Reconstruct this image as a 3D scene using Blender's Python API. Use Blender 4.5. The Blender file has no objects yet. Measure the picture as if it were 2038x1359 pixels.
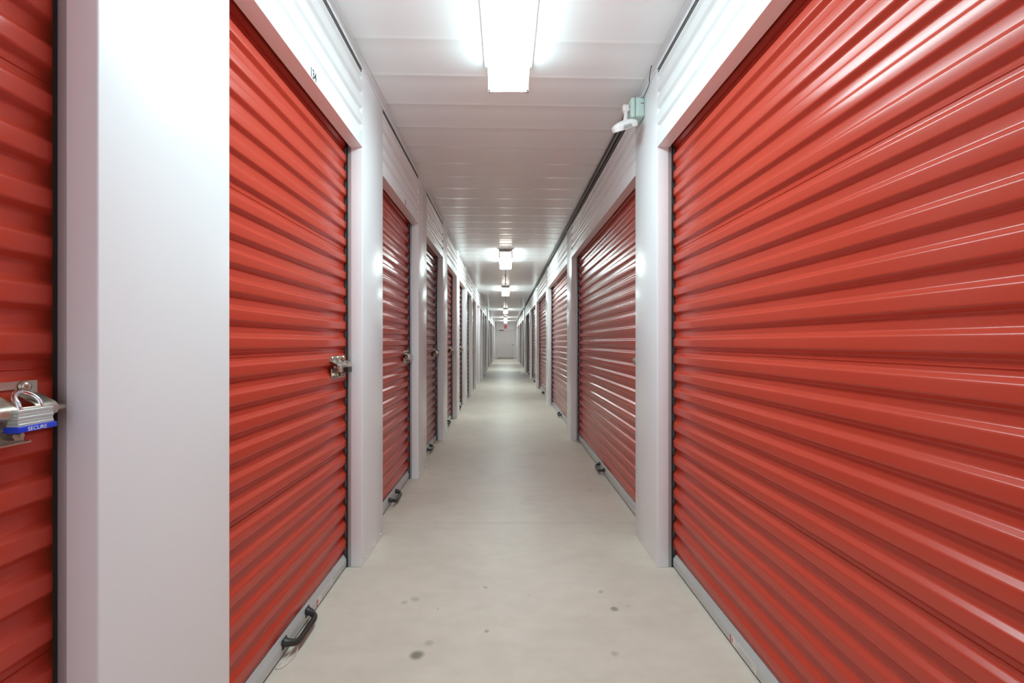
import bpy, bmesh, math, random
from mathutils import Vector, Matrix
random.seed(7)

# ------------------------------------------------------------------ camera
S = bpy.context.scene
C = S.collection
FPX = 905.0                       # focal length in pixels of the 2038 px wide frame
EYE = 1.162
cam = bpy.data.cameras.new('camera')
cam.sensor_width = 36.0
cam.lens = FPX / 2038.0 * 36.0
cam.shift_x = (1019 - 1006.0) / 2038.0
cam.shift_y = (681.5 - 679.5) / 2038.0
cam.clip_start = 0.02
cam_o = bpy.data.objects.new('camera', cam)
cam_o.location = (0, 0, EYE)
cam_o.rotation_euler = (math.radians(90), 0, 0)
C.objects.link(cam_o)
S.camera = cam_o

# ------------------------------------------------------------------ world, exposure
W = bpy.data.worlds.new('world')
S.world = W
W.use_nodes = True
W.node_tree.nodes['Background'].inputs[0].default_value = (0.74, 0.88, 1.0, 1)   # daylight in the open entrance behind the viewpoint
W.node_tree.nodes['Background'].inputs[1].default_value = 0.38
S.view_settings.view_transform = 'Standard'
S.view_settings.look = 'None'
S.view_settings.gamma = 1.0
S.view_settings.exposure = 2.05
S.cycles.max_bounces = 14
S.cycles.diffuse_bounces = 10
S.cycles.glossy_bounces = 6
S.cycles.sample_clamp_indirect = 6.0
LAMP = 10.0                       # brightness of the fixtures' lenses

# ------------------------------------------------------------------ materials
def mat(name, col, rough=0.5, metal=0.0, spec=0.5, emit=None, estr=0.0, coat=0.0):
    m = bpy.data.materials.new(name)
    m.use_nodes = True
    b = m.node_tree.nodes['Principled BSDF']
    b.inputs['Base Color'].default_value = (*col, 1)
    b.inputs['Roughness'].default_value = rough
    b.inputs['Metallic'].default_value = metal
    b.inputs['Specular IOR Level'].default_value = spec
    if coat:
        b.inputs['Coat Weight'].default_value = coat
        b.inputs['Coat Roughness'].default_value = 0.08
    if emit:
        b.inputs['Emission Color'].default_value = (*emit, 1)
        b.inputs['Emission Strength'].default_value = estr
    return m

def nd(m, t, **k):
    n = m.node_tree.nodes.new(t)
    for a, v in k.items():
        setattr(n, a, v)
    return n

def lk(m, a, b):
    m.node_tree.links.new(a, b)

def wobble(m, scale, strength, stretch=(1, 1, 1), detail=2.0, dist=0.01, rough_var=0.0, rough=0.3):
    """slow bump so that painted sheet metal reflects a little unevenly"""
    b = m.node_tree.nodes['Principled BSDF']
    tc = nd(m, 'ShaderNodeNewGeometry')
    mp = nd(m, 'ShaderNodeMapping')
    mp.inputs['Scale'].default_value = stretch
    lk(m, tc.outputs['Position'], mp.inputs[0])
    no = nd(m, 'ShaderNodeTexNoise')
    no.inputs['Scale'].default_value = scale
    no.inputs['Detail'].default_value = detail
    lk(m, mp.outputs[0], no.inputs['Vector'])
    bp = nd(m, 'ShaderNodeBump')
    bp.inputs['Strength'].default_value = strength
    bp.inputs['Distance'].default_value = dist
    lk(m, no.outputs[0], bp.inputs['Height'])
    lk(m, bp.outputs[0], b.inputs['Normal'])
    if rough_var:
        mr = nd(m, 'ShaderNodeMapRange')
        mr.inputs['To Min'].default_value = rough - rough_var
        mr.inputs['To Max'].default_value = rough + rough_var
        lk(m, no.outputs[0], mr.inputs['Value'])
        lk(m, mr.outputs[0], b.inputs['Roughness'])
    return m

M = {}
M['red'] = wobble(mat('red_paint', (0.52, 0.056, 0.031), 0.22, spec=0.42), 3.0, 0.25, (1, 0.5, 4), dist=0.006, rough_var=0.03, rough=0.24)
M['sheen_red'] = wobble(mat('red_paint_with_sheen', (0.36, 0.115, 0.10), 0.22, spec=0.6), 3.0, 0.25, (1, 0.5, 4), dist=0.006, rough_var=0.03, rough=0.22)  # same red paint, with the grey grazing reflection mixed into its base colour
M['white'] = wobble(mat('white_paint', (0.87, 0.87, 0.885), 0.24, spec=0.32), 1.2, 0.12, (1, 1, 0.6), dist=0.01)
M['header'] = wobble(mat('white_sheet', (0.86, 0.86, 0.86), 0.3, spec=0.4), 2.0, 0.15, (1, 0.6, 2), dist=0.006)
M['ceiling'] = wobble(mat('ceiling_sheet', (0.94, 0.94, 0.94), 0.19, spec=0.42), 2.2, 0.35, (0.8, 2.0, 1), dist=0.008)
M['wall'] = wobble(mat('plain_wall', (0.78, 0.77, 0.77), 0.4), 1.5, 0.1)
M['galv'] = wobble(mat('galvanised_steel', (0.56, 0.57, 0.55), 0.42, metal=0.2), 30, 0.05, rough_var=0.08, rough=0.38)
M['zinc'] = wobble(mat('zinc_latch', (0.62, 0.58, 0.48), 0.32, metal=0.9), 60, 0.08, rough_var=0.08, rough=0.32)
M['guide'] = mat('guide_steel', (0.42, 0.44, 0.44), 0.35, metal=0.4)
M['seal'] = mat('black_seal', (0.012, 0.013, 0.013), 0.7)
M['rubber'] = mat('rubber', (0.015, 0.015, 0.015), 0.8)
M['plastic'] = wobble(mat('black_plastic', (0.028, 0.026, 0.022), 0.42), 40, 0.1)
M['chrome'] = mat('chrome', (0.80, 0.78, 0.80), 0.14, metal=1.0)
M['lockbody'] = wobble(mat('laminated_steel', (0.62, 0.66, 0.64), 0.4, metal=0.5), 80, 0.1)
M['darklock'] = mat('dark_lock', (0.055, 0.055, 0.05), 0.3, metal=0.6)
M['brass'] = mat('brass', (0.62, 0.46, 0.20), 0.28, metal=0.9)
M['blue'] = mat('blue_plastic', (0.01, 0.05, 0.62), 0.35)
M['ink'] = mat('black_ink', (0.02, 0.02, 0.02), 0.6)
M['whiteink'] = mat('white_ink', (0.85, 0.85, 0.9), 0.6)
M['channel'] = mat('grey_channel', (0.20, 0.21, 0.20), 0.45, metal=0.2)
M['track'] = mat('dark_track', (0.045, 0.04, 0.04), 0.45, metal=0.3)
M['sticker'] = mat('sticker', (0.78, 0.76, 0.72), 0.5)
M['stickergrey'] = mat('sticker_print', (0.40, 0.38, 0.37), 0.6)
M['stickerred'] = mat('sticker_red', (0.62, 0.10, 0.09), 0.5)
M['mint'] = mat('mint_box', (0.60, 0.74, 0.68), 0.4)
M['sensor'] = mat('sensor_white', (0.85, 0.80, 0.78), 0.35)
M['groove'] = mat('grille_shadow', (0.25, 0.24, 0.24), 0.6)
M['fixture'] = mat('fixture_white', (0.82, 0.80, 0.78), 0.35)
M['cord'] = mat('cord_white', (0.75, 0.73, 0.66), 0.5)
M['sign'] = mat('sign_red', (0.75, 0.16, 0.20), 0.5)
M['doorpaint'] = mat('door_paint', (0.60, 0.56, 0.55), 0.4)
M['doorframe'] = mat('door_frame_paint', (0.70, 0.68, 0.67), 0.4)

def lens_material():
    m = mat('lamp_lens', (0.9, 0.88, 0.8), 0.3, emit=(0.75, 0.955, 0.95), estr=LAMP)
    return m
M['lens'] = lens_material()
M['lens_side'] = mat('lamp_lens_side', (0.9, 0.88, 0.8), 0.3, emit=(0.75, 0.955, 0.95), estr=LAMP * 0.4)
M['lens_dim'] = mat('lamp_lens_dim', (0.9, 0.88, 0.8), 0.3, emit=(0.68, 0.955, 1.0), estr=LAMP * 0.86)
M['lens_dim_side'] = mat('lamp_lens_dim_side', (0.9, 0.88, 0.8), 0.3, emit=(0.68, 0.955, 1.0), estr=LAMP * 0.16)
M['tube'] = mat('lamp_tube', (0.9, 0.9, 0.88), 0.3, emit=(1.0, 0.96, 0.88), estr=1.2)

def floor_material():
    m = mat('concrete', (0.6, 0.56, 0.5), 0.3, spec=0.35)
    b = m.node_tree.nodes['Principled BSDF']
    g = nd(m, 'ShaderNodeNewGeometry')
    big = nd(m, 'ShaderNodeTexNoise'); big.inputs['Scale'].default_value = 1.3; big.inputs['Detail'].default_value = 5; big.inputs['Roughness'].default_value = 0.6
    fine = nd(m, 'ShaderNodeTexNoise'); fine.inputs['Scale'].default_value = 9; fine.inputs['Detail'].default_value = 6; fine.inputs['Roughness'].default_value = 0.65
    mp = nd(m, 'ShaderNodeMapping'); mp.inputs['Scale'].default_value = (0.8, 1.5, 1)
    lk(m, g.outputs['Position'], big.inputs['Vector'])
    lk(m, g.outputs['Position'], mp.inputs[0]); lk(m, mp.outputs[0], fine.inputs['Vector'])
    r1 = nd(m, 'ShaderNodeValToRGB')
    r1.color_ramp.elements[0].position = 0.3; r1.color_ramp.elements[0].color = (0.65, 0.565, 0.475, 1)
    r1.color_ramp.elements[1].position = 0.7; r1.color_ramp.elements[1].color = (0.77, 0.68, 0.585, 1)
    lk(m, big.outputs[0], r1.inputs[0])
    r2 = nd(m, 'ShaderNodeValToRGB')
    r2.color_ramp.elements[0].position = 0.3; r2.color_ramp.elements[0].color = (0.93, 0.93, 0.92, 1)
    r2.color_ramp.elements[1].position = 0.6; r2.color_ramp.elements[1].color = (1.0, 1.0, 1.0, 1)
    lk(m, fine.outputs[0], r2.inputs[0])
    mx = nd(m, 'ShaderNodeMix', data_type='RGBA', blend_type='MULTIPLY'); mx.inputs[0].default_value = 1
    lk(m, r1.outputs[0], mx.inputs[6]); lk(m, r2.outputs[0], mx.inputs[7])
    # small dark chips, only where a slow mask allows them
    vo = nd(m, 'ShaderNodeTexVoronoi'); vo.inputs['Scale'].default_value = 7.5; vo.inputs['Randomness'].default_value = 1
    wn = nd(m, 'ShaderNodeTexNoise'); wn.inputs['Scale'].default_value = 26; wn.inputs['Detail'].default_value = 4
    ad = nd(m, 'ShaderNodeMix', data_type='RGBA', blend_type='LINEAR_LIGHT'); ad.inputs[0].default_value = 0.09
    lk(m, g.outputs['Position'], ad.inputs[6]); lk(m, wn.outputs[1], ad.inputs[7])
    lk(m, ad.outputs[2], vo.inputs['Vector'])
    sz = nd(m, 'ShaderNodeSeparateColor'); lk(m, vo.outputs['Color'], sz.inputs[0])
    pw = nd(m, 'ShaderNodeMath', operation='POWER'); pw.inputs[1].default_value = 5.0
    lk(m, sz.outputs[0], pw.inputs[0])
    ml = nd(m, 'ShaderNodeMath', operation='MULTIPLY'); ml.inputs[1].default_value = 0.11
    lk(m, pw.outputs[0], ml.inputs[0])
    lt = nd(m, 'ShaderNodeMath', operation='SUBTRACT'); lk(m, ml.outputs[0], lt.inputs[0]); lk(m, vo.outputs['Distance'], lt.inputs[1])
    mr = nd(m, 'ShaderNodeMapRange'); mr.inputs['From Min'].default_value = -0.01; mr.inputs['From Max'].default_value = 0.03
    mr.inputs['To Max'].default_value = 0.55
    lk(m, lt.outputs[0], mr.inputs['Value'])
    mk = nd(m, 'ShaderNodeMix', data_type='RGBA'); mk.inputs[7].default_value = (0.17, 0.15, 0.115, 1)
    lk(m, mr.outputs[0], mk.inputs[0]); lk(m, mx.outputs[2], mk.inputs[6])
    last = mk.outputs[2]
    # the few larger stains near the viewpoint
    for (x, y, r, a) in ((-0.332, 1.695, 0.020, 0.75), (-0.30, 1.76, 0.014, 0.3), (0.40, 1.70, 0.013, 0.35), (0.47, 1.98, 0.014, 0.6),
                         (-0.455, 2.03, 0.016, 0.45), (-0.41, 2.06, 0.020, 0.35), (-0.10, 2.16, 0.010, 0.35), (-0.08, 1.83, 0.009, 0.5), (0.44, 2.12, 0.010, 0.4)):
        dv = nd(m, 'ShaderNodeVectorMath', operation='DISTANCE'); dv.inputs[1].default_value = (x, y, 0)
        lk(m, ad.outputs[2], dv.inputs[0])
        dv.inputs[1].default_value = (x, y, 0)
        d2 = nd(m, 'ShaderNodeMapRange'); d2.inputs['From Min'].default_value = r * 1.6; d2.inputs['From Max'].default_value = r * 0.7
        d2.inputs['To Min'].default_value = 0; d2.inputs['To Max'].default_value = a
        # distance in the distorted position; recentre by using a plain position
        dv2 = nd(m, 'ShaderNodeMix', data_type='RGBA', blend_type='LINEAR_LIGHT'); dv2.inputs[0].default_value = 0.045
        lk(m, g.outputs['Position'], dv2.inputs[6]); lk(m, wn.outputs[1], dv2.inputs[7])
        lk(m, dv2.outputs[2], dv.inputs[0])
        lk(m, dv.outputs['Value'], d2.inputs['Value'])
        k2 = nd(m, 'ShaderNodeMix', data_type='RGBA'); k2.inputs[7].default_value = (0.13, 0.12, 0.08, 1)
        lk(m, d2.outputs[0], k2.inputs[0]); lk(m, last, k2.inputs[6])
        last = k2.outputs[2]
    lk(m, last, b.inputs['Base Color'])
    rr = nd(m, 'ShaderNodeMapRange'); rr.inputs['To Min'].default_value = 0.34; rr.inputs['To Max'].default_value = 0.52
    lk(m, big.outputs[0], rr.inputs['Value']); lk(m, rr.outputs[0], b.inputs['Roughness'])
    bp = nd(m, 'ShaderNodeBump'); bp.inputs['Strength'].default_value = 0.15; bp.inputs['Distance'].default_value = 0.004
    lk(m, fine.outputs[0], bp.inputs['Height']); lk(m, bp.outputs[0], b.inputs['Normal'])
    return m
M['floor'] = floor_material()

# ------------------------------------------------------------------ mesh helpers
def obj(name, bm, m, parent=None, smooth=None):
    me = bpy.data.meshes.new(name)
    bmesh.ops.recalc_face_normals(bm, faces=bm.faces)
    bm.to_mesh(me); bm.free()
    me.materials.append(M[m] if isinstance(m, str) else m)
    if smooth is not None:
        for p in me.polygons: p.use_smooth = True
        me.set_sharp_from_angle(angle=math.radians(smooth))
    o = bpy.data.objects.new(name, me)
    C.objects.link(o)
    if parent: o.parent = parent
    return o

def struct(o, parent=None):
    if o.parent is None: o['kind'] = 'structure'
    return o

def tag(o, label, cat, group=None):
    o['label'] = label; o['category'] = cat; o['kind'] = 'thing'
    if group: o['group'] = group
    return o

def empty(name, loc, rz=0.0):
    o = bpy.data.objects.new(name, None); o.empty_display_size = 0.1
    C.objects.link(o); o.location = loc; o.rotation_euler = (0, 0, rz)
    return o

def box(bm, x0, x1, y0, y1, z0, z1, bev=0.0, seg=2):
    r = bmesh.ops.create_cube(bm, size=1)
    vs = r['verts']
    bmesh.ops.scale(bm, vec=(abs(x1 - x0), abs(y1 - y0), abs(z1 - z0)), verts=vs)
    bmesh.ops.translate(bm, vec=((x0 + x1) / 2, (y0 + y1) / 2, (z0 + z1) / 2), verts=vs)
    if bev:
        es = list({e for v in vs for e in v.link_edges})
        bmesh.ops.bevel(bm, geom=es, offset=bev, segments=seg, profile=0.5, affect='EDGES')

def bxo(*a, **k):
    bm = bmesh.new(); box(bm, *a, **k); return bm

def cyl(bm, p, axis, r, h, n=20, r2=None):
    res = bmesh.ops.create_cone(bm, cap_ends=True, segments=n, radius1=r, radius2=r if r2 is None else r2, depth=h)
    vs = res['verts']
    q = Vector((0, 0, 1)).rotation_difference(Vector(axis).normalized()).to_matrix().to_4x4()
    bmesh.ops.transform(bm, matrix=Matrix.Translation(p) @ q, verts=vs)

def sphere(bm, p, r, sc=(1, 1, 1), n=16):
    res = bmesh.ops.create_uvsphere(bm, u_segments=n, v_segments=n // 2, radius=r)
    bmesh.ops.scale(bm, vec=sc, verts=res['verts'])
    bmesh.ops.translate(bm, vec=p, verts=res['verts'])

def tube(bm, pts, r, n=10, closed=False):
    pts = [Vector(p) for p in pts]
    rings = []
    N = len(pts)
    up = Vector((0, 0, 1))
    prev = None
    for i, p in enumerate(pts):
        a = pts[i - 1] if (i > 0 or closed) else p
        b = pts[(i + 1) % N] if (i < N - 1 or closed) else p
        t = (b - a).normalized()
        u = prev if prev else (up if abs(t.dot(up)) < 0.9 else Vector((1, 0, 0)))
        u = (u - t * u.dot(t)).normalized(); prev = u
        v = t.cross(u)
        rr = r[i] if isinstance(r, (list, tuple)) else r
        rings.append([bm.verts.new(p + (u * math.cos(2 * math.pi * k / n) + v * math.sin(2 * math.pi * k / n)) * rr) for k in range(n)])
    for i in range(N - (0 if closed else 1)):
        A, B = rings[i], rings[(i + 1) % N]
        for k in range(n):
            bm.faces.new((A[k], A[(k + 1) % n], B[(k + 1) % n], B[k]))
    if not closed:
        bm.faces.new(rings[0]); bm.faces.new(rings[-1][::-1])

def smooth_path(pts, sub=6):
    pts = [Vector(p) for p in pts]
    out = []
    for i in range(len(pts) - 1):
        p0 = pts[max(i - 1, 0)]; p1 = pts[i]; p2 = pts[i + 1]; p3 = pts[min(i + 2, len(pts) - 1)]
        for s in range(sub):
            t = s / sub
            out.append(0.5 * ((2 * p1) + (-p0 + p2) * t + (2 * p0 - 5 * p1 + 4 * p2 - p3) * t * t + (-p0 + 3 * p1 - 3 * p2 + p3) * t ** 3))
    out.append(pts[-1])
    return out

def round_profile(pts, r, seg=3):
    """open polyline (x, z) with its inner corners rounded"""
    out = [pts[0]]
    for i in range(1, len(pts) - 1):
        a, b, c = Vector(pts[i - 1]), Vector(pts[i]), Vector(pts[i + 1])
        d1 = (a - b); d2 = (c - b)
        rr = min(r, d1.length * 0.45, d2.length * 0.45)
        p = b + d1.normalized() * rr; q = b + d2.normalized() * rr
        for s in range(seg + 1):
            t = s / seg
            out.append(tuple((1 - t) ** 2 * p + 2 * t * (1 - t) * b + t * t * q))
    out.append(pts[-1])
    return out

def sheet(pts, y0, y1, th, axis='y', skew=0.0):
    """profile (x, z) swept along y as a sheet of thickness th (backwards in x) with closed ends"""
    bm = bmesh.new()
    loop = list(pts) + [(x - th, z) for x, z in reversed(pts)]
    A = [bm.verts.new((x, y0, z)) for x, z in loop]
    B = [bm.verts.new((x, y1, z)) for x, z in loop]
    n = len(loop)
    for i in range(n):
        bm.faces.new((A[i], A[(i + 1) % n], B[(i + 1) % n], B[i]))
    m = len(pts)
    for i in range(m - 1):
        for R in (A, B):
            bm.faces.new((R[i], R[i + 1], R[n - 2 - i], R[n - 1 - i]))
    return bm

def prism(loop, y0, y1):
    bm = bmesh.new()
    A = [bm.verts.new((x, y0, z)) for x, z in loop]
    B = [bm.verts.new((x, y1, z)) for x, z in loop]
    n = len(loop)
    for i in range(n):
        bm.faces.new((A[i], A[(i + 1) % n], B[(i + 1) % n], B[i]))
    bm.faces.new(A); bm.faces.new(B[::-1])
    return bm

def merge(dst, src):
    me = bpy.data.meshes.new('tmp'); src.to_mesh(me); src.free(); dst.from_mesh(me); bpy.data.meshes.remove(me)

# ------------------------------------------------------------------ dimensions
AL, AR = 0.740, 0.784              # aisle half widths
H_OPEN, H_CEIL = 2.171, 2.600
PIL = 0.395
Y1 = 2.350
UN = 1.524
NARROW, WIDE = UN - PIL, 2 * UN - PIL
Y_CROSS0, Y_CROSS1 = Y1 + 10 * UN + PIL, Y1 + 11 * UN       # 17.985 .. 19.114
Y_END = Y1 + 19 * UN + PIL + 0.2
Y_BACK = -2.0
REC = 0.084
P = 0.0868                          # rib pitch of the curtains
def plane(side): return (-AL, 0.0) if side < 0 else (AR, math.pi)

# ------------------------------------------------------------------ floor
bm = bmesh.new()
cuts = [Y_BACK - 0.1] + [2.93 + 4.572 * k for k in range(-1, 7)] + [Y_END + 0.3]
for a, b in zip(cuts[:-1], cuts[1:]):
    box(bm, -4.2, 4.2, a + 0.0012, b - 0.0012, -0.08, 0.0)
box(bm, -4.2, 4.2, cuts[0], cuts[-1], -0.14, -0.006)
struct(obj('floor', bm, 'floor'))

# ------------------------------------------------------------------ ceiling: laps every 29.5 cm, each panel slightly bowed
bm = bmesh.new()
xs = [-4.2, -0.9, -0.6, -0.3, 0, 0.3, 0.6, 0.9, 4.2]
PC = 0.2955
prof = [(0.0, 0.0), (0.006, -0.0018), (0.022, -0.0018), (0.030, 0.0005), (0.09, -0.0008), (0.15, -0.0016), (0.21, -0.0008), (0.285, 0.0005), (0.293, 0.0)]
rows = []
y = 2.74 - PC * 22
while y < Y_END + 0.3:
    for dy, dz in prof:
        rows.append((y + dy, H_CEIL + dz))
    y += PC
grid = [[bm.verts.new((x, yy + 0.03 * max(-1, min(1, x)), zz)) for x in xs] for yy, zz in rows]
for i in range(len(grid) - 1):
    for j in range(len(xs) - 1):
        bm.faces.new((grid[i][j], grid[i][j + 1], grid[i + 1][j + 1], grid[i + 1][j]))
box(bm, -4.2, 4.2, Y_BACK - 0.2, Y_END + 0.3, H_CEIL + 0.01, H_CEIL + 0.08)
struct(obj('ceiling', bm, 'ceiling', smooth=50))

# ------------------------------------------------------------------ walls: pilasters and header panels
def pilaster(side, y0, y1, dots=()):
    a = AL if side < 0 else AR
    s = side
    bm = bmesh.new()
    box(bm, s * a, s * (a + 0.06), y0, y1, 0.0, H_CEIL - 0.026, bev=0.0035, seg=3)
    for (yy, zz) in dots:
        cyl(bm, (s * (a - 0.0015), yy, zz), (1, 0, 0), 0.005, 0.006, n=10)
    box(bm, s * (a + 0.085), s * (a + 0.16), y0 + 0.05, y1 - 0.05, 0.0, H_CEIL - 0.03)
    o = obj('wall_left' if side < 0 else 'wall_right', bm, 'white', smooth=40)
    return struct(o)

def header_profile():
    pts = [(0.0, H_OPEN + 0.002), (0.0, 2.24)]
    for zc in (2.272, 2.358, 2.444, 2.525):
        pts += [(0.0, zc - 0.018), (-0.015, zc - 0.008), (-0.015, zc + 0.008), (0.0, zc + 0.018)]
    pts += [(0.0, 2.547)]
    # drop duplicates that fold back
    out = [pts[0]]
    for p in pts[1:]:
        if p[1] > out[-1][1] + 1e-4: out.append(p)
    return round_profile(out, 0.004, 2)
HP = header_profile()

def header(side, y0, y1):
    px, rz = plane(side)
    yc, w = (y0 + y1) / 2, (y1 - y0)
    bm = sheet(HP, -w / 2, w / 2, 0.002)
    # the fold under the panel (soffit) and its inner lip
    t = bmesh.new(); box(t, -0.062, -0.0002, -w / 2, w / 2, H_OPEN - 0.0005, H_OPEN + 0.002); merge(bm, t)
    t = bmesh.new(); box(t, -0.062, -0.0600, -w / 2, w / 2, H_OPEN, 2.30); merge(bm, t)
    o = obj('wall_left' if side < 0 else 'wall_right', bm, 'header', smooth=40)
    o.location = (px, yc, 0); o.rotation_euler = (0, 0, rz)
    struct(o)
    bm = bmesh.new()
    box(bm, -0.030, -0.007, -w / 2, w / 2, 2.540, 2.577)
    box(bm, -0.007, -0.003, -w / 2, w / 2, 2.560, 2.563)
    c = obj('track_channel', bm, 'channel', o)
    return o

# left and right rows up to the side passage
narrow_left, wide_right, wide_left_far, wide_right_far = [], [], [], []
for k in range(-2, 11):
    pilaster(-1, Y1 + k * UN, Y1 + k * UN + PIL, [(Y1 + k * UN + q, 0.03) for q in (0.06, 0.2, 0.34)] if k < 4 else ())
for k in range(-2, 10):
    y0, y1 = Y1 + k * UN + PIL, Y1 + (k + 1) * UN
    header(-1, y0, y1); narrow_left.append((y0 + y1) / 2)
for k in range(-2, 11, 2):
    pilaster(1, Y1 + k * UN, Y1 + k * UN + PIL)
for k in range(-2, 10, 2):
    y0, y1 = Y1 + k * UN + PIL, Y1 + (k + 2) * UN
    header(1, y0, y1); wide_right.append((y0 + y1) / 2)
for k in range(11, 20, 2):
    pilaster(-1, Y1 + k * UN, Y1 + k * UN + PIL); pilaster(1, Y1 + k * UN, Y1 + k * UN + PIL)
for k in range(11, 19, 2):
    y0, y1 = Y1 + k * UN + PIL, Y1 + (k + 2) * UN
    for s, L in ((-1, wide_left_far), (1, wide_right_far)):
        header(s, y0, y1); L.append((y0 + y1) / 2)

# the row behind the viewpoint is a plain wall
struct(obj('wall_left', bxo(-AL - 0.12, -AL, Y_BACK, Y1 - 2 * UN, 0, H_CEIL), 'wall'))
struct(obj('wall_right', bxo(AR, AR + 0.12, Y_BACK, Y1 - 2 * UN, 0, H_CEIL), 'wall'))
# the entrance behind the viewpoint stands open; shell around the storage units
for s, a, nm in ((-1, AL, 'wall_left'), (1, AR, 'wall_right')):
    bm = bmesh.new()
    box(bm, s * (a + 0.05), s * 4.2, Y_BACK - 0.1, Y_BACK, 0, H_CEIL + 0.02)
    box(bm, s * 4.2, s * 4.3, Y_BACK - 0.1, Y_END + 0.12, 0, H_CEIL + 0.02)
    box(bm, s * 1.19, s * 4.2, Y_END + 0.01, Y_END + 0.12, 0, H_CEIL + 0.02)
    struct(obj(nm, bm, 'wall'))
# side passage
for s, a, nm in ((-1, AL, 'wall_left'), (1, AR, 'wall_right')):
    bm = bmesh.new()
    box(bm, s * (a + 0.06), s * 3.9, Y_CROSS0 - 0.12, Y_CROSS0 - 0.01, 0, H_CEIL)
    box(bm, s * (a + 0.06), s * 3.9, Y_CROSS1 + 0.01, Y_CROSS1 + 0.12, 0, H_CEIL)
    box(bm, s * 3.9, s * 4.0, Y_CROSS0 - 0.12, Y_CROSS1 + 0.12, 0, H_CEIL)
    struct(obj(nm, bm, 'wall'))
struct(obj('wall_end', bxo(-1.2, 1.2, Y_END, Y_END + 0.12, 0, H_CEIL), 'wall'))

# white angle along both ceiling edges, the dark double track on the sensor's side, the baseboard strip on the end wall
segs = [(Y_BACK, Y_CROSS0), (Y_CROSS1, Y_END)]
for s, a, n in ((-1, AL, 1), (1, AR, 2)):
    bm = bmesh.new()
    for y0, y1 in segs:
        box(bm, s * (a - 0.022), s * (a + 0.03), y0, y1, H_CEIL - 0.007, H_CEIL - 0.0045)
        box(bm, s * (a + 0.001), s * (a + 0.004), y0, y1, 2.577, H_CEIL - 0.005)
    struct(obj('trim_%d' % n, bm, 'white'))
bm = bmesh.new()
for y0, y1 in ((Y1 + PIL, Y_CROSS0), (Y_CROSS1, Y_END)):
    box(bm, AR - 0.013, AR - 0.005, y0, y1, H_CEIL - 0.026, H_CEIL - 0.0075)
    box(bm, AR - 0.036, AR - 0.028, y0, y1, H_CEIL - 0.022, H_CEIL - 0.0075)
struct(obj('trim_3', bm, 'track'))
bm = bmesh.new()
for y0, y1 in ((Y1 + PIL, Y_CROSS0), (Y_CROSS1, Y_END)):
    box(bm, AR - 0.0275, AR - 0.0135, y0, y1, H_CEIL - 0.020, H_CEIL - 0.0075)
struct(obj('trim_4', bm, 'stickergrey'))
struct(obj('baseboard_end', bxo(-AL, AR, Y_END - 0.012, Y_END, 0, 0.09), 'doorframe'))

# end door
bm = bmesh.new(); box(bm, -0.56, 0.60, Y_END - 0.035, Y_END - 0.005, 0.03, 2.04, bev=0.003)
d = struct(obj('door_1', bm, 'doorpaint'))
bm = bmesh.new()
box(bm, -0.62, -0.56, Y_END - 0.05, Y_END - 0.001, 0, 2.10); box(bm, 0.60, 0.66, Y_END - 0.05, Y_END - 0.001, 0, 2.10)
box(bm, -0.62, 0.66, Y_END - 0.05, Y_END - 0.001, 2.04, 2.10)
obj('door_frame', bm, 'doorframe', d)
bm = bmesh.new(); box(bm, 0.46, 0.56, Y_END - 0.075, Y_END - 0.06, 1.0, 1.02, bev=0.004); cyl(bm, (0.54, Y_END - 0.05, 1.01), (0, 1, 0), 0.028, 0.03)
obj('door_handle', bm, 'darklock', d)
bm = bmesh.new(); box(bm, -0.45, -0.12, Y_END - 0.10, Y_END - 0.04, 1.99, 2.04, bev=0.005); box(bm, -0.30, -0.28, Y_END - 0.2, Y_END - 0.09, 2.03, 2.04)
obj('door_closer', bm, 'darklock', d)
obj('kick_strip', bxo(-0.55, 0.59, Y_END - 0.04, Y_END - 0.034, 0.03, 0.14), 'stickergrey', d)

# ------------------------------------------------------------------ roller shutters
def curtain_profile():
    seams = {round(1.117 + 6 * P * k, 3) for k in (-1, 0, 1, 2)}
    xv, xc = -REC - 0.0150, -REC
    n0 = 12
    pts = []
    z0 = 1.117 - n0 * P
    for k in range(0, 27):
        zc = z0 + k * P                       # centre of a valley
        hv, sl, hc = 0.0145, 0.0125, P - 2 * 0.0145 - 2 * 0.0125
        seam = any(abs(zc - s) < 0.005 for s in seams)
        pts.append((xv, zc - hv) if k else (xv, zc - 0.004))
        if seam:
            pts += [(xv, zc - 0.003), (xv + 0.0022, zc - 0.0012), (xv + 0.0022, zc + 0.0002), (xv - 0.0006, zc + 0.0010), (xv, zc + 0.0042)]
        pts.append((xv, zc + hv))
        pts.append((xc, zc + hv + sl))
        pts.append((xc, zc + hv + sl + hc))
    pts = [p for p in pts if p[1] < 2.34]
    # round only the bends of the ribs
    out = [pts[0]]
    for i in range(1, len(pts) - 1):
        a, b, c = Vector(pts[i - 1]), Vector(pts[i]), Vector(pts[i + 1])
        if (a - b).length > 0.007 and (c - b).length > 0.007:
            rr = 0.0042
            p = b + (a - b).normalized() * rr; q = b + (c - b).normalized() * rr
            for s in range(5):
                t = s / 4
                out.append(tuple((1 - t) ** 2 * p + 2 * t * (1 - t) * b + t * t * q))
        else:
            out.append(pts[i])
    out.append(pts[-1])
    return out
CP = curtain_profile()

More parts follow.
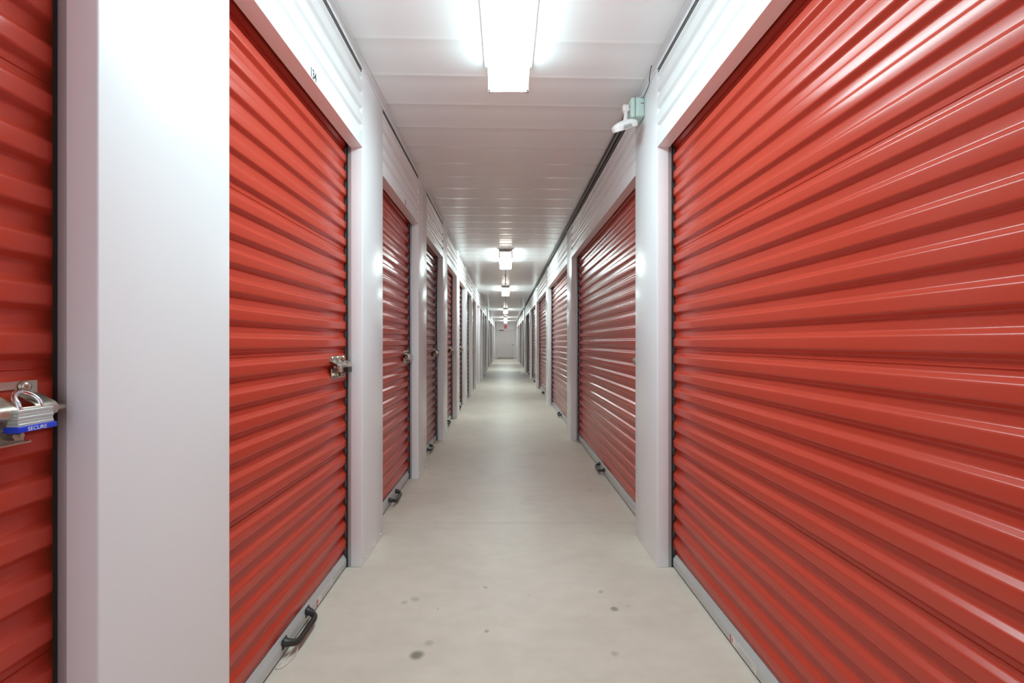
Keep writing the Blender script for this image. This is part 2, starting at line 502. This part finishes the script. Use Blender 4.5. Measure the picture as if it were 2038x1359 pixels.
def make_latch(y1, parent):
    """slide latch whose outer end is at y1; local x 0 is the aisle face of the wall"""
    y0 = y1 - 0.19
    prof = [(-0.0815, 1.0965), (-0.0815, 1.075), (-0.050, 1.060), (-0.0445, 1.054), (-0.0445, 1.041), (-0.052, 1.037)]
    prof = round_profile(prof, 0.004, 3)
    bm = bmesh.new()
    def seg(pts, a, b):
        t = sheet(pts, a, b, 0.0024); merge(bm, t)
    g0, g1 = y1 - 0.062, y1 - 0.036
    seg(prof, y0, g0); seg(prof, g1, y1)
    lip = [(-0.0465, 1.0560), (-0.0445, 1.0530), (-0.0445, 1.0410), (-0.052, 1.037)]
    top = [(-0.0815, 1.0965), (-0.0815, 1.0835)]
    seg(lip, g0, g1); seg(top, g0, g1)
    L = obj('latch', bm, 'zinc', parent, smooth=40)
    for yy in (y1 - 0.022, y0 + 0.025, y0 + 0.09):
        bm = bmesh.new()
        cyl(bm, (-0.0785, yy, 1.087), (1, 0, 0), 0.0105, 0.004, r2=0.009); sphere(bm, (-0.0775, yy, 1.087), 0.0085, (0.6, 1, 1))
        obj('rivet', bm, 'zinc', L, smooth=40)
    bm = bmesh.new()
    cyl(bm, (-0.064, y1 - 0.075, 1.046), (0, 1, 0), 0.0060, 0.208)
    box(bm, -0.058, -0.040, y0 + 0.03, y0 + 0.045, 1.02, 1.06, bev=0.002)
    obj('slide_bolt', bm, 'zinc', L, smooth=40)
    bm = bmesh.new()
    box(bm, -0.083, -0.078, y0 + 0.01, y1 - 0.025, 0.993, 1.036, bev=0.001)
    box(bm, -0.083, -0.066, y0 + 0.01, y1 - 0.025, 0.993, 0.996)
    obj('backing_plate', bm, 'zinc', L, smooth=40)
    for yy in (y1 - 0.045, y1 - 0.085, y0 + 0.03):
        bm = bmesh.new()
        cyl(bm, (-0.073, yy, 1.008), (1, 0, 0), 0.009, 0.012, n=6)
        cyl(bm, (-0.066, yy, 1.008), (1, 0, 0), 0.004, 0.012, n=10)
        obj('hex_nut', bm, 'zinc', L, smooth=40)

def make_shutter(w, sticker_off, label):
    root = empty('rolling_shutter', (0, 0, 0))
    obj('curtain', sheet(CP, -w / 2 - 0.02, w / 2 + 0.02, 0.0012), 'red', root, smooth=35)
    bb = round_profile([(-REC - 0.018, 0.012), (-REC + 0.001, 0.0085), (-REC + 0.003, 0.0105), (-REC + 0.003, 0.045), (-REC - 0.011, 0.066), (-REC - 0.018, 0.069)], 0.003, 2)
    obj('bottom_bar', prism(bb, -w / 2 + 0.003, w / 2 - 0.003), 'galv', root, smooth=30)
    obj('bottom_seal', bxo(-REC - 0.014, -REC - 0.003, -w / 2 + 0.003, w / 2 - 0.003, 0.0, 0.0095), 'rubber', root)
    for s in (-1, 1):
        bm = bmesh.new()
        e = s * w / 2
        box(bm, -0.0755, -0.060, e + s * 0.0012, e + s * 0.05, 0.0, H_OPEN + 0.08, bev=0.0012)
        g = obj('guide', bm, 'guide', root, smooth=40)
        obj('brush_seal', bxo(-0.0825, -0.0755, e + s * 0.0002, e + s * 0.03, 0.0, H_OPEN + 0.06), 'seal', g)
    # grip
    pts = smooth_path([(-REC + 0.002, -0.098, 0.050), (-REC + 0.022, -0.094, 0.046), (-REC + 0.043, -0.072, 0.038), (-REC + 0.045, 0, 0.037),
                       (-REC + 0.043, 0.072, 0.038), (-REC + 0.022, 0.094, 0.046), (-REC + 0.002, 0.098, 0.050)], 5)
    n = len(pts)
    rad = [0.0175 - 0.0055 * min(1, min(i, n - 1 - i) / 7) for i in range(n)]
    bm = bmesh.new(); tube(bm, pts, rad, n=12)
    for s in (-1, 1):
        box(bm, -REC + 0.0005, -REC + 0.006, s * 0.098 - 0.018, s * 0.098 + 0.018, 0.030, 0.066, bev=0.002)
    h = obj('pull_handle', bm, 'plastic', root, smooth=50)
    bm = bmesh.new()
    tube(bm, smooth_path([(-REC + 0.040, -0.062, 0.028), (-REC + 0.046, -0.10, 0.008), (-REC + 0.030, -0.16, 0.0035), (-REC + 0.006, -0.165, 0.0035), (-REC + 0.020, -0.11, 0.004), (-REC + 0.034, -0.07, 0.020)], 6), 0.0016, n=6)
    obj('pull_cord', bm, 'cord', h, smooth=60)
    # sticker pair
    x = -REC + 0.0031
    y0 = sticker_off
    st = obj('sticker', bxo(x, x + 0.0006, y0 + 0.053, y0 + 0.185, 0.012, 0.044), 'sticker', root)
    bm = bmesh.new()
    for k in range(5):
        box(bm, x + 0.0006, x + 0.0009, y0 + 0.060, y0 + 0.178 - 0.02 * (k % 2), 0.016 + k * 0.0052, 0.0178 + k * 0.0052)
    obj('print', bm, 'stickergrey', st)
    st2 = obj('sticker', bxo(x, x + 0.0006, y0, y0 + 0.047, 0.012, 0.044), 'sticker', root)
    bm = bmesh.new(); box(bm, x + 0.0006, x + 0.0009, y0 + 0.002, y0 + 0.013, 0.013, 0.043); box(bm, x + 0.0006, x + 0.0009, y0 + 0.018, y0 + 0.024, 0.020, 0.036)
    obj('print', bm, 'stickerred', st2)
    make_latch(w / 2 - 0.028, root)
    return root

def copy_tree(o, parent=None):
    c = o.copy(); C.objects.link(c); c.parent = parent
    for ch in [x for x in bpy.data.objects if x.parent == o]:
        copy_tree(ch, c)
    return c

def paint_sheen(o):  # farther curtains get the red with grazing reflection painted in
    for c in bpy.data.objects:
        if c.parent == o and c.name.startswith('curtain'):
            if not bpy.data.meshes.get(c.data.name + '_sheen'):
                me = c.data.copy(); me.name = c.data.name + '_sheen'; me.materials[0] = M['sheen_red']
            c.data = bpy.data.meshes[c.data.name + '_sheen']

def place(o, side, yc, dx=0.0):
    px, rz = plane(side)
    o.location = (px + dx, yc, 0); o.rotation_euler = (0, 0, rz)

ORD = ['first', 'second', 'third', 'fourth', 'fifth', 'sixth', 'seventh', 'eighth', 'ninth', 'tenth', 'eleventh', 'twelfth']
G1 = 'narrow red roll-up doors along the padlocked wall'
proto_n = make_shutter(NARROW, NARROW / 2 - 0.378, '')
for i, yc in enumerate(narrow_left):
    o = proto_n if i == 0 else copy_tree(proto_n)
    place(o, -1, yc)
    if i >= 3: paint_sheen(o)
    if i == 0: lab = 'red roll-up door secured by the blue and silver SECURE padlock'
    elif i == 1: lab = 'red narrow roll-up door directly below the number 134'
    else: lab = 'narrow red roll-up door, %s beyond the one numbered 134 on the padlocked wall' % ORD[i - 2]
    tag(o, lab, 'roll-up door', G1)
G2 = 'wide red roll-up doors along the wall with the sensor'
proto_w = make_shutter(WIDE, -0.88 + 0.15, '')
for i, yc in enumerate(wide_right):
    o = proto_w if i == 0 else copy_tree(proto_w)
    place(o, 1, yc)
    if i >= 2: paint_sheen(o)
    if i == 0: lab = 'wide bright red roll-up door nearest the camera, before the pillar with the sensor'
    else: lab = 'wide red roll-up door, %s one beyond the pillar that carries the sensor' % ORD[i - 1]
    tag(o, lab, 'roll-up door', G2)
for L, s, nm in ((wide_left_far, -1, 'padlocked'), (wide_right_far, 1, 'sensor-side')):
    for i, yc in enumerate(L):
        o = copy_tree(proto_w); place(o, s, yc); paint_sheen(o)
        tag(o, 'tiny distant red roll-up door, %s beyond the side passage on the %s wall' % (ORD[i], nm), 'roll-up door', 'distant roll-up doors beyond the side passage')

# ------------------------------------------------------------------ padlocks
def text_mesh(txt, size, extrude=0.0004, fat=0.0):
    cu = bpy.data.curves.new('t', 'FONT'); cu.body = txt; cu.size = size; cu.extrude = extrude
    cu.align_x = 'CENTER'; cu.align_y = 'BOTTOM_BASELINE'; cu.resolution_u = 4; cu.offset = fat
    o = bpy.data.objects.new('t', cu); C.objects.link(o)
    bpy.context.view_layer.update()
    dg = bpy.context.evaluated_depsgraph_get()
    me = bpy.data.meshes.new_from_object(o.evaluated_get(dg))
    bm = bmesh.new(); bm.from_mesh(me)
    bpy.data.objects.remove(o); bpy.data.meshes.remove(me); bpy.data.curves.remove(cu)
    return bm
# text lies in xy -> stand it up facing +x, reading along +y
def stand(bm, p):
    R = Matrix(((0, 0, 1, 0), (1, 0, 0, 0), (0, 1, 0, 0), (0, 0, 0, 1)))
    bmesh.ops.transform(bm, matrix=Matrix.Translation(p) @ R, verts=bm.verts)

def padlock(loc, rz, body_m, label, shackle_m='chrome', blue=False, w=0.058, rx=0.0):
    r = empty('padlock', loc, rz); r.rotation_euler = (rx, 0, rz)
    bm = bmesh.new()
    t, h = 0.019, 0.027
    z = 0.009 if blue else 0.0
    for k in range(5):                      # laminated plates
        e = 0.0 if k % 2 == 0 else 0.0006
        box(bm, -t / 2 + e, t / 2 - e, -w / 2 + e, w / 2 - e, z + k * h / 5, z + (k + 1) * h / 5, bev=0.0009, seg=1)
    obj('lock_body', bm, body_m, r, smooth=30)
    bm = bmesh.new()
    zt = z + h
    tube(bm, [(0, -0.018, zt - 0.004)] + [(-0.004 - 0.014 * math.sin(a), -0.018 * math.cos(a), zt + 0.010 + 0.017 * math.sin(a)) for a in [math.pi * k / 14 for k in range(15)]] + [(0, 0.018, zt - 0.004)], 0.0042, n=14)
    obj('shackle', bm, shackle_m, r, smooth=60)
    if blue:
        b = obj('bumper', bxo(-t / 2 - 0.0025, t / 2 + 0.0025, -w / 2 - 0.003, w / 2 + 0.003, 0.0, 0.0098, bev=0.0015), 'blue', r, smooth=40)
        tm = text_mesh('SECURE', 0.0088, 0.0001)
        bmesh.ops.scale(tm, vec=(1.05, 1, 1), verts=tm.verts)
        stand(tm, (t / 2 + 0.0027, -0.002, 0.0018))
        obj('lettering', tm, 'whiteink', b)
    tag(r, label, 'padlock', 'padlocks hanging from the door latches')
    return r

XL = -AL - 0.0465
padlock((XL, narrow_left[0] + NARROW / 2 - 0.072, 1.017), 0.04, 'lockbody', 'silver laminated padlock with blue bumper reading SECURE', blue=True, w=0.060)
padlock((XL, narrow_left[1] + NARROW / 2 - 0.077, 1.014), 0.0, 'darklock', 'dark-bodied padlock on the door numbered 134')
padlock((XL, narrow_left[2] + NARROW / 2 - 0.077, 1.013), 0.05, 'lockbody', 'plain silver padlock on the next door beyond number 134')
padlock((XL, narrow_left[4] + NARROW / 2 - 0.077, 1.013), 0.0, 'brass', 'small brass padlock on the third door beyond number 134', w=0.045)
padlock((XL, narrow_left[5] + NARROW / 2 - 0.077, 1.013), 0.0, 'brass', 'tiny brass padlock on the fourth door beyond number 134', w=0.045)
padlock((XL, narrow_left[7] + NARROW / 2 - 0.077, 1.013), 0.0, 'lockbody', 'tiny silver padlock on the sixth door beyond number 134', w=0.045)
# round disc lock
r = empty('disc_lock', (XL - 0.002, narrow_left[3] + NARROW / 2 - 0.055, 1.043))
bm = bmesh.new(); cyl(bm, (0, 0, 0), (1, 0, 0), 0.035, 0.022, n=32); bmesh.ops.bevel(bm, geom=[e for e in bm.edges if len(e.link_faces) == 2 and e.calc_face_angle(0) > 1], offset=0.005, segments=3, affect='EDGES')
obj('lock_body', bm, 'chrome', r, smooth=40)
bm = bmesh.new(); cyl(bm, (0.012, 0, -0.008), (1, 0, 0), 0.010, 0.004)
obj('keyway', bm, 'brass', r)
tag(r, 'round chrome disc lock on the second door beyond number 134', 'disc lock')

# ------------------------------------------------------------------ door numbers
def number(txt, side, yc, z, size, label):
    px, rz = plane(side)
    bm = text_mesh(txt, size, 0.0002, 0.0011)
    bmesh.ops.scale(bm, vec=(0.75, 1, 1), verts=bm.verts)
    stand(bm, (0.0004, 0, 0))
    o = obj('door_number', bm, 'ink')
    o.location = (px, yc, z); o.rotation_euler = (0, 0, rz)
    tag(o, label, 'door number', 'painted unit numbers over the doors')
number('134', -1, 1.752, 2.177, 0.050, 'black number 134 on the white header panel')
number('13', -1, 3.36, 2.179, 0.050, 'small black unit number over the door after 134')
number('1', 1, 4.12, 2.179, 0.050, 'small black number stroke over the wide door beyond the sensor')

# ------------------------------------------------------------------ ceiling lights
def light_fixture(y0, y1, x, label, lens='lens', grp='long ceiling lights along the aisle'):
    r = empty('ceiling_light', (x, (y0 + y1) / 2, H_CEIL - 0.004))
    L = (y1 - y0) / 2
    w = 0.105
    zb = -0.140
    bm = bmesh.new(); box(bm, -w - 0.018, w + 0.018, -L - 0.02, L + 0.01, -0.012, 0.0, bev=0.002)
    box(bm, -w + 0.02, w - 0.02, -L, L, -0.05, -0.012)
    obj('mounting_pan', bm, 'fixture', r, smooth=40)
    for s in (-1, 1):                       # open end frames
        bm = bmesh.new()
        a, b = sorted((s * L, s * (L - 0.012)))
        box(bm, -w, -w + 0.014, a, b, zb, -0.012, bev=0.002); box(bm, w - 0.014, w, a, b, zb, -0.012, bev=0.002)
        box(bm, -w, w, a, b, zb, zb + 0.012, bev=0.002); box(bm, -w, w, a, b, -0.03, -0.012, bev=0.002)
        obj('end_frame', bm, 'fixture', r, smooth=40)
    for s in (-1, 1):
        bm = bmesh.new(); cyl(bm, (s * 0.035, 0, zb + 0.055), (0, 1, 0), 0.014, 2 * L - 0.03, n=16)
        obj('lamp_tube', bm, 'tube', r, smooth=40)
    # wrap-round lens: bottom and two sides
    pts = [(-w + 0.002, -0.014), (-w + 0.004, zb + 0.02), (-w + 0.02, zb + 0.002), (0, zb + 0.006), (w - 0.02, zb + 0.002), (w - 0.004, zb + 0.02), (w - 0.002, -0.014)]
    pts = round_profile(pts, 0.012, 3)
    bm = bmesh.new()
    n = len(pts)
    inner = [(x * 0.965, min(z + 0.004, -0.014)) for x, z in pts]
    loop = pts + inner[::-1]
    A = [bm.verts.new((x, -L + 0.012, z)) for x, z in loop]; B = [bm.verts.new((x, L - 0.012, z)) for x, z in loop]
    m = len(loop)
    for i in range(m): bm.faces.new((A[i], A[(i + 1) % m], B[(i + 1) % m], B[i]))
    for i in range(n - 1):
        for R in (A, B): bm.faces.new((R[i], R[i + 1], R[m - 2 - i], R[m - 1 - i]))
    lo = obj('lens', bm, lens, r, smooth=50)
    lo.data.materials.append(M[lens + '_side']); lo.data.materials.append(M['fixture'])
    for p in lo.data.polygons:
        c = p.center
        if abs(p.normal.y) > 0.9 or p.normal.z > 0.3 or (abs(c.x) > 0.05 and p.normal.x * c.x < 0): p.material_index = 2
        elif abs(p.normal.z) < 0.6: p.material_index = 1
    tag(r, label, 'ceiling light', grp)
    return r
light_fixture(0.85, 2.36, 0.015, 'largest ceiling light, glowing, cut by the top of the picture', 'lens_dim')
light_fixture(6.95, 8.05, 0.003, 'second ceiling light, with open end showing its tubes')
light_fixture(11.5, 12.7, 0.003, 'third ceiling light along the aisle, small and bright')
light_fixture(19.1, 20.3, 0.003, 'fourth ceiling light along the aisle, just past the side passage')
light_fixture(25.2, 26.4, 0.003, 'fifth ceiling light along the aisle, tiny')
light_fixture(29.3, 30.5, 0.003, 'last ceiling light, right above the red sign')

# conduit along the ceiling
bm = bmesh.new()
for a, b in ((8.08, 11.46), (12.73, 19.06), (20.33, 25.16)):
    cyl(bm, (0.003, (a + b) / 2, H_CEIL - 0.018), (0, 1, 0), 0.009, b - a, n=12)
    for yy in (a + 0.4, (a + b) / 2, b - 0.4): box(bm, -0.02, 0.026, yy, yy + 0.02, H_CEIL - 0.012, H_CEIL - 0.003)
tag(obj('conduit', bm, 'stickergrey', smooth=40), 'thin grey conduit running along the ceiling between the lights', 'conduit')

# red sign over the end door
r = obj('hanging_sign', bxo(-0.10, 0.10, Y_END - 0.06, Y_END - 0.02, 2.13, 2.36, bev=0.004), 'sign')
tag(r, 'small red sign above the far end door', 'sign')
obj('sign_bracket', bxo(-0.04, 0.04, Y_END - 0.021, Y_END, 2.20, 2.30), 'fixture', r)

# ------------------------------------------------------------------ junction box and sensor on the first pillar of the wide-door wall
yb0 = 2.555
r = empty('junction_box', (AR, yb0 + 0.055, 2.49))
bm = bmesh.new(); box(bm, -0.052, 0.0, -0.055, 0.055, -0.056, 0.056, bev=0.012, seg=3)
obj('box_body', bm, 'mint', r, smooth=40)
bm = bmesh.new(); box(bm, -0.078, -0.053, -0.057, 0.057, -0.060, 0.052, bev=0.010, seg=3)
obj('box_cover', bm, 'mint', r, smooth=40)
bm = bmesh.new()
for xx in (-0.020, -0.010):
    for zz in (0.016, 0.046): cyl(bm, (xx, -0.0555, zz), (0, 1, 0), 0.0028, 0.003, n=10)
obj('screw_hole', bm, 'ink', r)
tag(r, 'pale mint round-cornered junction box high on the sensor pillar', 'junction box')

r = empty('wall_sensor', (AR - 0.079, yb0 + 0.03, 2.49))
bm = bmesh.new()
cyl(bm, (-0.012, 0, -0.005), (1, 0, 0), 0.010, 0.026, n=16)
box(bm, -0.040, -0.005, -0.020, 0.016, -0.022, 0.018, bev=0.008, seg=3)
obj('swivel_knuckle', bm, 'sensor', r, smooth=40)
bm = bmesh.new()
tube(bm, [(-0.022, -0.004, -0.012), (-0.024, -0.010, -0.045), (-0.030, -0.020, -0.085)], [0.0115, 0.0100, 0.0135], n=16)
obj('arm', bm, 'sensor', r, smooth=40)
# head: rounded wedge, tilted
hd = bmesh.new()
res = bmesh.ops.create_uvsphere(hd, u_segments=32, v_segments=16, radius=1)
for v in hd.verts:
    x, y, z = v.co
    k = 4.0
    d = (abs(x) ** k + abs(y) ** k) ** (1 / k) if (abs(x) + abs(y)) > 1e-6 else 1
    rr = math.hypot(x, y)
    f = rr / d if d > 0 else 1
    v.co = (x * f * 0.070, y * f * 0.045, (z * 0.030 if z > 0 else z * 0.022))
for v in hd.verts:
    if v.co.z < -0.004: v.co.z = -0.020; v.co.x *= 0.96; v.co.y *= 0.96
Rm = Matrix.Translation((-0.034, -0.024, -0.108)) @ Matrix.Rotation(math.radians(-17), 4, 'Y') @ Matrix.Rotation(math.radians(18), 4, 'X')
bmesh.ops.transform(hd, matrix=Rm, verts=hd.verts)
h = obj('sensor_head', hd, 'sensor', r, smooth=35)
bm = bmesh.new()
for k in range(4):
    t = bmesh.new(); box(t, -0.026 + 0.002 * k, 0.028 - 0.002 * k, -0.0465, -0.040, -0.0165 + k * 0.0052, -0.0145 + k * 0.0052); 
    bmesh.ops.transform(t, matrix=Rm, verts=t.verts); merge(bm, t)
obj('grille', bm, 'groove', h)
tag(r, 'white swivel sensor head hanging from the mint junction box', 'sensor')

# short dark cable coming out of the ceiling joint above the box
bm = bmesh.new()
tube(bm, smooth_path([(AR - 0.028, 2.352, H_CEIL - 0.006), (AR - 0.024, 2.40, H_CEIL - 0.035), (AR - 0.012, 2.44, 2.553), (AR - 0.006, 2.50, 2.550), (AR - 0.006, 2.585, 2.545)], 6), 0.0020, n=8)
tag(obj('cable', bm, 'track', smooth=60), 'short thin dark cable running down to the mint junction box', 'cable')
